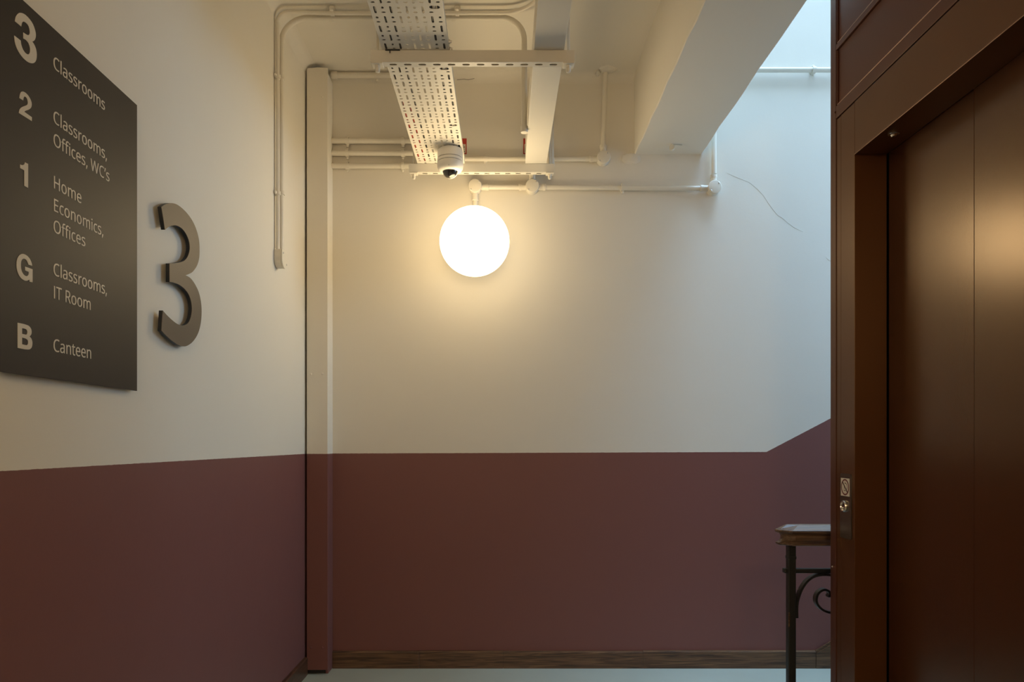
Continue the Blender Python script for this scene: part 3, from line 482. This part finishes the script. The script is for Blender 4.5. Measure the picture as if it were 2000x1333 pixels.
# three stacked runs at the left of the back wall, and a single one under the ceiling
for h, x1, lab in ((1.5026, -0.36, 'topmost of the three stacked cream conduits between casing and cable tray'),
                   (1.4420, -0.36, 'middle of the three stacked cream conduits between casing and cable tray'),
                   (1.3785, -0.36, 'lowest of the three stacked cream conduits between casing and cable tray')):
    conduit(lab, [(-0.8535, YP, Z(h)), (x1, YP, Z(h))], 0.0132, 'stacked conduits on the back wall',
            [((-0.777, YP, Z(h)), (1, 0, 0), N_, 0.021), ((-0.50, YP, Z(h)), (1, 0, 0), N_, 0.021)])
conduit('single cream conduit just under the ceiling between casing and cable tray', [(-0.8535, YP - 0.008, Z(1.826)), (-0.29, YP - 0.008, Z(1.826))], 0.0135, None,
        [((-0.63, YP - 0.008, Z(1.826)), (1, 0, 0), N_, 0.029)], [((-0.853, YP - 0.008, Z(1.826)), (1, 0, 0), 0.030)])

# two conduits climbing the left wall and turning onto the ceiling
D1, D2 = 3.049, 3.006
zc = Z(1.8206); xa = -0.952
p1 = [(xa, D1, Z(0.80)), (xa, D1, zc - 0.115)] + bend((xa + 0.115, D1, zc - 0.115), 0.115, (-1, 0, 0), (0, 0, 1))[1:] + \
     [(-0.3, D1, zc), (0.0, D1, zc)] + bend((-0.005, D1, zc - 0.095), 0.095, (0, 0, 1), (1, 0, 0))[1:] + [(0.0900, D1, Z(1.335))]
conduit('thicker cream conduit rising beside the corner, crossing the ceiling and dropping by the trunking', p1, 0.0118, None,
        [((-0.738, D1, zc), (1, 0, 0), (0, 0, -1), 0.022), ((-0.213, D1, zc), (1, 0, 0), (0, 0, -1), 0.022),
         ((xa, D1, Z(1.566)), (0, 0, 1), (1, 0, 0), 0.012), ((xa, D1, Z(1.07)), (0, 0, 1), (1, 0, 0), 0.012)],
        [((0.0900, D1, Z(1.328)), (0, 0, 1), 0.028)])
zt = Z(1.8166); xt = -0.9528
p2 = [(xt, D2, Z(0.80)), (xt, D2, zt - 0.05)] + bend((xt + 0.05 - 0.0025, D2, zt - 0.05 + 0.003), 0.05, (-1, 0, 0), (0, 0, 1))[1:] + \
     [(-0.7, D2, zt - 0.002), (0.0, D2, zt)] + [(0.035, D2 - 0.004, zt), (0.07, D2 - 0.018, zt), (0.10, D2 - 0.040, zt), (0.125, D2 - 0.068, zt), (0.15, D2 - 0.12, zt), (0.155, D2 - 0.25, zt), (0.155, 1.2, zt)]
conduit('thinner cream conduit running alongside the thick one, curving forward over the trunking', p2, 0.0080, None,
        [((-0.722, D2, zt - 0.001), (1, 0, 0), (0, 0, -1), 0.024), ((-0.194, D2, zt - 0.001), (1, 0, 0), (0, 0, -1), 0.024),
         ((xt, D2, Z(1.545)), (0, 0, 1), (1, 0, 0), 0.008), ((xt, D2, Z(1.053)), (0, 0, 1), (1, 0, 0), 0.008)])
# half-round end box below them
eb = thing('conduit_box', (-0.94, 3.03, Z(0.76)), 'small half-round conduit end box on the left wall below the pair of conduits', 'box')
prof = [(3.0275 + 0.034 * math.cos(math.radians(a)), Z(0.775) + 0.034 * math.sin(math.radians(a))) for a in range(180, 361, 15)] + [(3.0615, Z(0.815)), (2.9935, Z(0.815))]
ebody = prism(BM(), prof, 'x', XL + 0.0005, -0.936)
obj('body', ebody, M_pipe, eb, bevel=0.002)
pl2 = [(3.0275 + (a - 3.0275) * 1.04, Z(0.785) + (b - Z(0.785)) * 1.03) for a, b in prof]
obj('lid', prism(BM(), pl2, 'x', -0.9358, -0.929), M_pipe, eb, bevel=0.002)
for y_, h_ in ((3.005, 0.802), (3.050, 0.762)): screw(0.004, (-0.929, y_, Z(h_)), (1, 0, 0), eb)

def junction_box(x, h, label, spouts, r=0.0325):
    t = thing('junction_box', (x, YB, Z(h)), label, 'junction box', 'round conduit boxes on the back wall')
    obj('body', lathe(BM(), [(r - 0.001, 0.0005), (r - 0.001, 0.036), (r - 0.002, 0.037)], (x, YB, Z(h)), N_, 36), M_pipe, t, smooth=True)
    lid = obj('lid', lathe(BM(), [(r, 0.0372), (r + 0.0008, 0.038), (r + 0.0008, 0.044), (r - 0.001, 0.0465), (r - 0.003, 0.047), (0, 0.047)], (x, YB, Z(h)), N_, 40), M_pipe, t, smooth=True)
    for s in (1, -1): screw(0.0036, (x + s * 0.019, YB - 0.047, Z(h) + s * 0.019), N_, lid, M_rod)
    for dx, dz in spouts:
        obj('spout', lathe(BM(), [(0.0150, r - 0.003), (0.0150, r + 0.020), (0.0165, r + 0.0205), (0.0165, r + 0.034), (0.0150, r + 0.0345), (0.0126, r + 0.035)], (x, YP, Z(h)), (dx, 0, dz), 20), M_pipe, t, smooth=True)
    return t
HL, HU = 1.2720, 1.4135
A, B, C_, D_ = -0.140, 0.144, 1.047, 0.497
junction_box(A, HL, 'round cream junction box directly above the glowing globe', [(1, 0), (0, -1)])
junction_box(B, HL, 'round cream junction box under the right half of the far support rail', [(-1, 0), (1, 0), (0, 1)])
junction_box(C_, HL - 0.006, 'round junction box at the right end of the long conduit near the lift', [(-1, 0), (0, 1)])
junction_box(D_, HU, 'round cream junction box beside the beam where a conduit rises to the ceiling', [(-1, 0), (0, 1)])
e = 0.066
conduit('short horizontal conduit between the two boxes above the globe', [(A + e, YP, Z(HL)), (B - e, YP, Z(HL))], R)
conduit('long horizontal conduit running right from the rail box towards the lift', [(B + e, YP, Z(HL)), (C_ - e, YP, Z(HL - 0.006))], R, None,
        [((0.594, YP, Z(HL - 0.003)), (1, 0, 0), N_, 0.021)])
conduit('vertical conduit rising past the end of the beam in daylight', [(C_ + 0.002, YP, Z(HL + e)), (C_ + 0.002, YP, Z(1.81))], R)
conduit('horizontal conduit high on the daylit wall right of the beam', [(1.0, YP - 0.002, Z(1.855)), (3.19, YP - 0.002, Z(1.855))], R, None,
        [((1.545, YP - 0.002, Z(1.855)), (1, 0, 0), N_, 0.023)])
conduit('horizontal conduit behind the trunking leading to the box by the beam', [(-0.30, YP, Z(HU)), (D_ - e, YP, Z(HU))], R, None,
        [((-0.088, YP, Z(HU)), (1, 0, 0), N_, 0.021)])
conduit('vertical conduit from the box by the beam up into the ceiling', [(D_, YP, Z(HU + e)), (D_ + 0.010, YP - 0.014, HC)], R)
conduit('short vertical conduit linking box and upper run behind the far support rail', [(B, YP, Z(HL + e)), (B, YP, Z(HU) - 0.013)], R)
conduit('short vertical conduit dropping from the box to the globe', [(A, YP, Z(HL - e)), (A, YP, Z(0.975))], R)
conduit('vertical conduit with a coupling close beside the right edge of the trunking', [(0.2335, 3.500, Z(1.36)), (0.2335, 3.500, HC)], 0.0150, None, (),
        [((0.2335, 3.500, Z(1.358)), (0, 0, 1), 0.042)])

# ------------------------------------------------------------------ globe lamp
GX, GY, GZ, GR = -0.137, 3.392, Z(0.9585), 0.1660
gl = thing('globe_lamp', (GX, GY, GZ), 'glowing round opal globe lamp on the back wall', 'lamp')
gb = BM(); bmesh.ops.create_uvsphere(gb, u_segments=64, v_segments=40, radius=GR)
for v in gb.verts: v.co = Vector((GX + v.co.x, GY + v.co.y, GZ + v.co.z * 0.985))
obj('globe', gb, M_globe, gl, smooth=True)
obj('back_plate', lathe(BM(), [(0.05, 0), (0.05, 0.006), (0.045, 0.008)], (GX, YB - 0.0002, GZ), N_, 32), M_pipe, gl)

# ------------------------------------------------------------------ support rails (slotted channel) on threaded rods
ZR0, ZR1 = Z(1.2985), Z(1.3395)
def rail(y0, label):
    t = thing('support_rail', (-0.1, y0, ZR0), label, 'rail', 'slotted channel supports under the ceiling')
    xa_, xb_ = -0.4535, 0.2445; y1 = y0 + 0.033
    obj('web', bx(xa_, xb_, y0, y0 + 0.0024, ZR0, ZR1), M_steel, t, bevel=0.001)
    obj('rear_web', bx(xa_, xb_, y1 - 0.0024, y1, ZR0, ZR1), M_steel, t, bevel=0.001)
    loops = [rect(xa_, y0 + 0.0025, xb_, y1 - 0.0025)] + [slot(-0.378 + 0.05 * k, (y0 + y1) / 2 + 0.001, 0.0265, 0.0118) for k in range(12)]
    obj('slotted_base', flat(loops, 0.0024, frame((0, 0, ZR0 + 0.0012), (1, 0, 0), (0, 1, 0))), M_steel, t)
    ym = (y0 + y1) / 2
    for x in (-0.431, 0.2235):
        rod = obj('threaded_rod', sweep(BM(), [(x, ym, ZR0 - 0.024), (x, ym, HC)], 0.0048, 12), M_pipe, t, smooth=True)
        obj('washer', bx(x - 0.019, x + 0.019, y0 - 0.002, y1 + 0.002, ZR0 - 0.0045, ZR0 - 0.0003), M_pipe, rod, bevel=0.0008)
        obj('nut', lathe(BM(), [(0.0088, 0.0046), (0.0095, 0.0055), (0.0095, 0.012), (0.0088, 0.013)], (x, ym, ZR0), (0, 0, -1), 6), M_pipe, rod)
        obj('rod_cap', lathe(BM(), [(0.0078, 0.013), (0.0082, 0.02), (0.0065, 0.027), (0, 0.030)], (x, ym, ZR0), (0, 0, -1), 14), M_pipe, rod, smooth=True)
    return t
Y1, Y2 = 2.426, 3.415
rail(Y1, 'nearer slotted cream support rail hanging across under tray and trunking')
rail(Y2, 'farther slotted cream support rail close to the back wall above the globe')

# ------------------------------------------------------------------ perforated cable tray
TX0, TX1, TY0, TY1 = -0.411, -0.186, 0.5, 3.424
ZT = ZR1 + 0.0008
tray = thing('cable_tray', (-0.2985, 3.0, ZT), 'perforated cream cable tray running under the ceiling towards the back wall', 'tray')
def cell(bm, x0, y0, x1, y1, hole=None, t=0.0014):
    """one rectangle of the tray floor, optionally with a slot punched through it"""
    top, bot = [], []
    C4 = ((x1, y1), (x0, y1), (x0, y0), (x1, y0))
    for z, side in ((ZT, bot), (ZT + t, top)):
        c = [bm.verts.new((p[0], p[1], z)) for p in C4]
        if hole is None: bm.faces.new(c); continue
        hv = [bm.verts.new((p[0], p[1], z)) for p in hole]; side.extend(hv); q = len(hv) // 4
        for k in range(4):
            for i in range(q - 1): bm.faces.new((c[k], hv[k * q + i], hv[k * q + i + 1]))
            k2 = (k + 1) % 4
            bm.faces.new((c[k], hv[k * q + q - 1], hv[k2 * q], c[k2]))
    n = len(top)
    for i in range(n): bm.faces.new((bot[i], bot[(i + 1) % n], top[(i + 1) % n], top[i]))
def tray_base():
    bm = BM(); per = 0.1015; wc = 0.0248; xl = -0.2985 - 4.5 * wc
    big = [(-0.2117, 1.80), (-0.2117, 2.19), (-0.2117, 2.55), (-0.2117, 3.004)]
    for c in range(9):
        x = xl + (c + 0.5) * wc; a, b_ = xl + c * wc, xl + (c + 1) * wc
        y = 2.609 + (per / 2 if c % 2 else 0) - 21 * per; holes = []
        while y < TY1 + per:
            for cy, lx, ly, n in ((y, 0.0076, 0.038, 1), (y + 0.0395, 0.0088, 0.0110, 2), (y + 0.0630, 0.0145, 0.0070, 1)):
                if cy - ly / 2 < TY0 + 0.004 or cy + ly / 2 > TY1 - 0.003: continue
                if c >= 7 and any(abs(cy - q[1]) < 0.0125 + ly / 2 for q in big): continue
                holes.append((cy, lx, ly, n))
            y += per
        y0 = TY0
        gaps = [q[1] for q in big] if c >= 7 else []
        for i, (cy, lx, ly, n) in enumerate(holes):
            nxt = holes[i + 1][0] - holes[i + 1][2] / 2 if i + 1 < len(holes) else TY1 + (TY1 - cy - ly / 2)
            lo = cy - ly / 2
            for g in gaps:
                if y0 <= g - 0.0115 and g < cy: cell(bm, a, y0, b_, g - 0.0115); y0 = g + 0.0115
            y1 = (cy + ly / 2 + nxt) / 2
            for g in gaps:
                if cy < g and y1 > g - 0.0115: y1 = min(y1, g - 0.0115)
            cell(bm, a, y0, b_, y1, slot(x, cy, lx, ly, n)); y0 = y1
    for q in big: cell(bm, xl + 7 * wc, q[1] - 0.0115, xl + 9 * wc, q[1] + 0.0115, slot(q[0], q[1], 0.033, 0.0165, 5))
    cell(bm, TX0, TY0, xl, TY1); cell(bm, xl + 9 * wc, TY0, TX1, TY1)
    bmesh.ops.remove_doubles(bm, verts=bm.verts[:], dist=0.00002)
    return bm
obj('base', tray_base(), M_steel, tray)
fl = [rect(TY0, ZT, TY1, ZT + 0.022)] + [slot(TY0 + 0.02 + 0.02 * k, ZT + 0.011, 0.009, 0.005, 1) for k in range(int((TY1 - TY0 - 0.03) / 0.02))]
obj('flange', flat(fl, 0.0014, frame((TX1 + 0.0008, 0, 0), (0, 1, 0), (0, 0, 1))), M_steel, tray)
obj('flange', flat(fl, 0.0014, frame((TX0 - 0.0008, 0, 0), (0, 1, 0), (0, 0, 1))), M_steel, tray)

for y_ in (2.396, 2.440):
    obj('hold_down_bolt', lathe(BM(), [(0.004, 0), (0.0065, 0.0005), (0.0065, 0.005), (0.004, 0.0055), (0.004, 0.011), (0, 0.0115)], (TX1 + 0.0016, y_, ZT + 0.010), (1, 0, 0), 8), M_rod, tray)
tie = bx(-0.402, -0.352, Y1 - 0.0035, Y1 - 0.0005, ZT - 0.004, ZT - 0.0009)
box(tie, -0.388, -0.3845, Y1 - 0.004, Y1 - 0.0005, ZT - 0.012, ZT - 0.003)
obj('cable_tie', tie, M_black, tray)

# cables lying in the tray, seen through the slots
def blend(y, a, c): t = min(1, max(0, (y - a) / (c - a))); return t * t * (3 - 2 * t)
cab = [('red', -0.3850, -0.3975, 0.0055, 0, 'red cable that ends nearest the left flange of the perforated tray'),
       ('black', -0.3975, -0.3850, 0.0055, 1, 'black cable that ends between the two red cables in the tray'),
       ('red', -0.3595, -0.3715, 0.0055, 0, 'red cable that ends farther from the left flange of the tray'),
       ('black', -0.3715, -0.3595, 0.0055, 1, 'black cable that ends just right of both red cables in the tray'),
       ('black', -0.3475, -0.3475, 0.0055, 0, 'straight black cable on the left half of the tray beside a grey one'),
       ('grey', -0.3360, -0.3360, 0.0045, 0, 'grey cable nearest the middle of the tray'),
       ('black', -0.2260, -0.2260, 0.0065, 0, 'thick black cable on the right half of the tray'),
       ('white', -0.2125, -0.2125, 0.0050, 0, 'white cable in the tray between two black ones on the right'),
       ('black', -0.1990, -0.1990, 0.0060, 0, 'black cable hard against the right flange of the tray')]
for k, (c, x0_, x1_, r, over, lab) in enumerate(cab):
    path = []
    for i in range(45):
        y = 0.6 + 2.8 * i / 44; t = blend(y, 2.60, 2.95)
        path.append((x0_ + (x1_ - x0_) * t, y, ZT + 0.0018 + r + over * 0.0125 * math.exp(-((y - 2.775) / 0.16) ** 2)))
    tag(obj('cable', sweep(BM(), path, r, 8), M_cable[c], smooth=True), lab, 'cable', 'cables lying in the tray')

# ------------------------------------------------------------------ closed trunking
tk = thing('cable_trunking', (0.157, 3.0, ZT), 'closed rectangular cream trunking beside the perforated tray', 'trunking')
obj('body', bx(0.1062, 0.2068, 0.5, 3.424, ZT + 0.003, ZT + 0.130), M_steel, tk, bevel=0.0015)
obj('lid', bx(0.1050, 0.2080, 0.5, 3.425, ZT, ZT + 0.0028), M_steel, tk, bevel=0.0008)

# ------------------------------------------------------------------ dome camera under the tray
CX, CY = -0.2418, 3.246
dc = thing('dome_camera', (CX, CY, ZT), 'white dome security camera under the far end of the cable tray', 'camera')
dn = (0, 0, -1); co = (CX, CY, ZT)
obj('mount', lathe(BM(), [(0.040, 0.0005), (0.052, 0.004), (0.0575, 0.012), (0.0585, 0.022), (0.0585, 0.0445), (0.057, 0.046)], co, dn, 48), M_white, dc, smooth=True)
obj('groove', lathe(BM(), [(0.0565, 0.0445), (0.0565, 0.072)], co, dn, 48), M_dark, dc)
obj('collar', lathe(BM(), [(0.0575, 0.0478), (0.059, 0.049), (0.0592, 0.060), (0.058, 0.0615)], co, dn, 48), M_white, dc, smooth=True)
hs = obj('housing', lathe(BM(), [(0.058, 0.0632), (0.0594, 0.065), (0.0592, 0.078), (0.0570, 0.090), (0.0520, 0.099), (0.0440, 0.1045), (0.0385, 0.1055)], co, dn, 48), M_white, dc, smooth=True)
obj('status_hole', lathe(BM(), [(0.0013, -0.0004), (0.0013, 0.001)], (CX - 0.003, CY - 0.0548, ZT - 0.0945), (0, -0.85, -0.52), 10), M_black, hs)
cap_d = Vector((-0.24, -0.84, -0.08)).normalized(); sc = Vector((CX, CY, ZT - 0.098))
gbm = BM(); bmesh.ops.create_uvsphere(gbm, u_segments=48, v_segments=32, radius=0.0362)
shell = gbm.copy()
bmesh.ops.delete(gbm, geom=[f for f in gbm.faces if f.calc_center_median().normalized().dot(cap_d) < -0.02], context='FACES')
bmesh.ops.delete(shell, geom=[f for f in shell.faces if f.calc_center_median().normalized().dot(cap_d) >= 0.03], context='FACES')
for b_, k_ in ((gbm, 0.985), (shell, 1.0)):
    for v in b_.verts: v.co = sc + v.co * k_
obj('dome_window', gbm, M_lens, dc, smooth=True)
obj('eyeball', shell, M_white, dc, smooth=True)

# ------------------------------------------------------------------ fire-stopping labels on the wall by tray and trunking
def wall_label(x0, x1, label, parts_text):
    t = thing('wall_label', ((x0 + x1) / 2, YB, Z(1.485)), label, 'label')
    F = frame((0, YB - 0.0006, 0), (1, 0, 0), (0, 0, 1))
    z0, z1 = Z(1.445), Z(1.524)
    obj('card', flat([slot((x0 + x1) / 2, (z0 + z1) / 2, x1 - x0, z1 - z0)[0:0] + rect(x0, z0, x1, z1)], 0.001, F), M_red, t)
    F2 = frame((0, YB - 0.0013, 0), (1, 0, 0), (0, 0, 1))
    pn = obj('text_panel', flat([rect(x0 + 0.005, z0 + 0.005, x1 - 0.005, z0 + 0.050)], 0.0004, F2), M_label, t)
    F3 = frame((0, YB - 0.0017, 0), (1, 0, 0), (0, 0, 1))
    lines = [rect(x0 + 0.009, z0 + 0.010 + 0.008 * k, x1 - 0.009 - 0.006 * (k % 3), z0 + 0.0135 + 0.008 * k) for k in range(5)]
    obj('print', flat(lines, 0.0002, F3), M_ink, pn)
    return t
wall_label(-0.243, -0.1835, 'small red bordered label peeking out right of the camera behind the tray', 0)
wall_label(0.100, 0.160, 'small red bordered label half hidden behind the left edge of the trunking', 0)

# clip left on the underside of the beam
hk = thing('pipe_clip', (0.815, 3.44, ZB), 'small empty cream pipe clip under the beam end', 'clip')
obj('loop', lathe(BM(), [(0.0095, -0.008), (0.0125, -0.008), (0.0125, 0.008), (0.0095, 0.008)], (0.815, 3.44, ZB - 0.017), (0.25, 1, 0), 20), M_pipe, hk, smooth=True)
obj('stem', lathe(BM(), [(0.006, 0), (0.006, 0.006)], (0.815, 3.44, ZB), (0, 0, -1), 12), M_pipe, hk)
obj('tail', sweep(BM(), [(0.822, 3.44, ZB - 0.0035), (0.865, 3.445, ZB - 0.002)], 0.0018, 8), M_pipe, hk)

# ------------------------------------------------------------------ stair balustrade behind the lift
bal = thing('balustrade', (0.978, 2.42, 0), 'black wrought iron stair balustrade with moulded oak handrail behind the lift', 'balustrade')
HX0, HX1, HY = 0.9286, 1.78, 2.42
def handrail_mesh():
    bm = BM(); rings = []
    # (half-width inset, height): bottom lip, cove, front moulding, sloped top, crest
    for ins, h in ((0.007, -0.347), (0.003, -0.345), (0.002, -0.339), (0.010, -0.335), (0.015, -0.327), (0.016, -0.316), (0.012, -0.309), (0.002, -0.305), (0.0, -0.301), (0.001, -0.296), (0.004, -0.2935), (0.0065, -0.2935), (0.009, -0.291), (0.030, -0.279), (0.034, -0.278)):
        w_ = 0.045 - ins; x = HX0 + ins * 1.1; c = 0.036
        rings.append([bm.verts.new(p) for p in ((x, HY - w_ * 0.35, Z(h)), (x + c, HY - w_, Z(h)), (HX1, HY - w_, Z(h)), (HX1, HY + w_, Z(h)), (x + c, HY + w_, Z(h)), (x, HY + w_ * 0.35, Z(h)))])
    for A_, B_ in zip(rings, rings[1:]):
        for k in range(6): bm.faces.new((A_[k], A_[(k + 1) % 6], B_[(k + 1) % 6], B_[k]))
    bm.faces.new(rings[0]); bm.faces.new(rings[-1]); return bm
hr = obj('handrail', handrail_mesh(), M_rail, bal, bevel=0.0012)
hr['label'] = 'moulded oak handrail with a worn chamfered end'
for i, px_ in enumerate((0.978, 1.74)):
    post = obj('post', bx(px_ - 0.013, px_ + 0.013, HY - 0.013, HY + 0.013, 0, Z(-0.346)), M_iron, bal, bevel=0.003)
    obj('collar', bx(px_ - 0.0145, px_ + 0.0145, HY - 0.0145, HY + 0.0145, Z(-0.396), Z(-0.384)), M_iron, post, bevel=0.003)
obj('worn_patch', bx(0.9645, 0.9685, HY - 0.0135, HY - 0.0125, Z(-0.625), Z(-0.575)), M_rail, bal)
obj('rail_bar', bx(0.952, HX1, HY - 0.011, HY + 0.011, Z(-0.4435), Z(-0.4275)), M_iron, bal, bevel=0.003)
obj('bottom_bar', bx(0.992, 1.727, HY - 0.011, HY + 0.011, 0.09, 0.105), M_iron, bal, bevel=0.003)
def strip(path, wd, th):
    """flat bar of width wd (depth) and thickness th following a curve in the X-Z plane"""
    bm = BM(); rows = []
    pts = [Vector((a, 0, b)) for a, b in path]; n = len(pts)
    for i, p in enumerate(pts):
        t = (pts[min(i + 1, n - 1)] - pts[max(i - 1, 0)]).normalized(); q = Vector((-t.z, 0, t.x))
        rows.append([bm.verts.new((p.x + q.x * s * th / 2, HY + d * wd / 2, Z(p.z + q.z * s * th / 2))) for s, d in ((1, -1), (1, 1), (-1, 1), (-1, -1))])
    for A_, B_ in zip(rows, rows[1:]):
        for k in range(4): bm.faces.new((A_[k], A_[(k + 1) % 4], B_[(k + 1) % 4], B_[k]))
    bm.faces.new(rows[0]); bm.faces.new(rows[-1]); return bm
def smooth_path(pts, k=6):
    out = []; n = len(pts)
    for i in range(n - 1):
        a, b, c, d = pts[max(i - 1, 0)], pts[i], pts[i + 1], pts[min(i + 2, n - 1)]
        for j in range(k):
            t = j / k
            out.append(tuple(0.5 * (2 * b[m] + (c[m] - a[m]) * t + (2 * a[m] - 5 * b[m] + 4 * c[m] - d[m]) * t * t + (3 * b[m] - a[m] - 3 * c[m] + d[m]) * t ** 3) for m in (0, 1)))
    return out + [pts[-1]]
scroll = [(0.9955, -0.595), (0.9955, -0.552), (1.0010, -0.525), (1.0120, -0.497), (1.0300, -0.471), (1.0520, -0.455), (1.0800, -0.4485), (1.1100, -0.4500), (1.1450, -0.462),
          (1.1680, -0.488), (1.1760, -0.522), (1.1650, -0.556), (1.1400, -0.575), (1.1080, -0.5765), (1.0820, -0.567), (1.0650, -0.549), (1.0610, -0.530), (1.0680, -0.511), (1.0840, -0.500), (1.1000, -0.502), (1.1075, -0.512), (1.1060, -0.520), (1.1010, -0.521)]
obj('scroll', strip(smooth_path(scroll), 0.022, 0.0075), M_iron, bal, smooth=True)
obj('scroll', strip([(2.718 - a, b) for a, b in smooth_path(scroll)], 0.022, 0.0075), M_iron, bal, smooth=True)
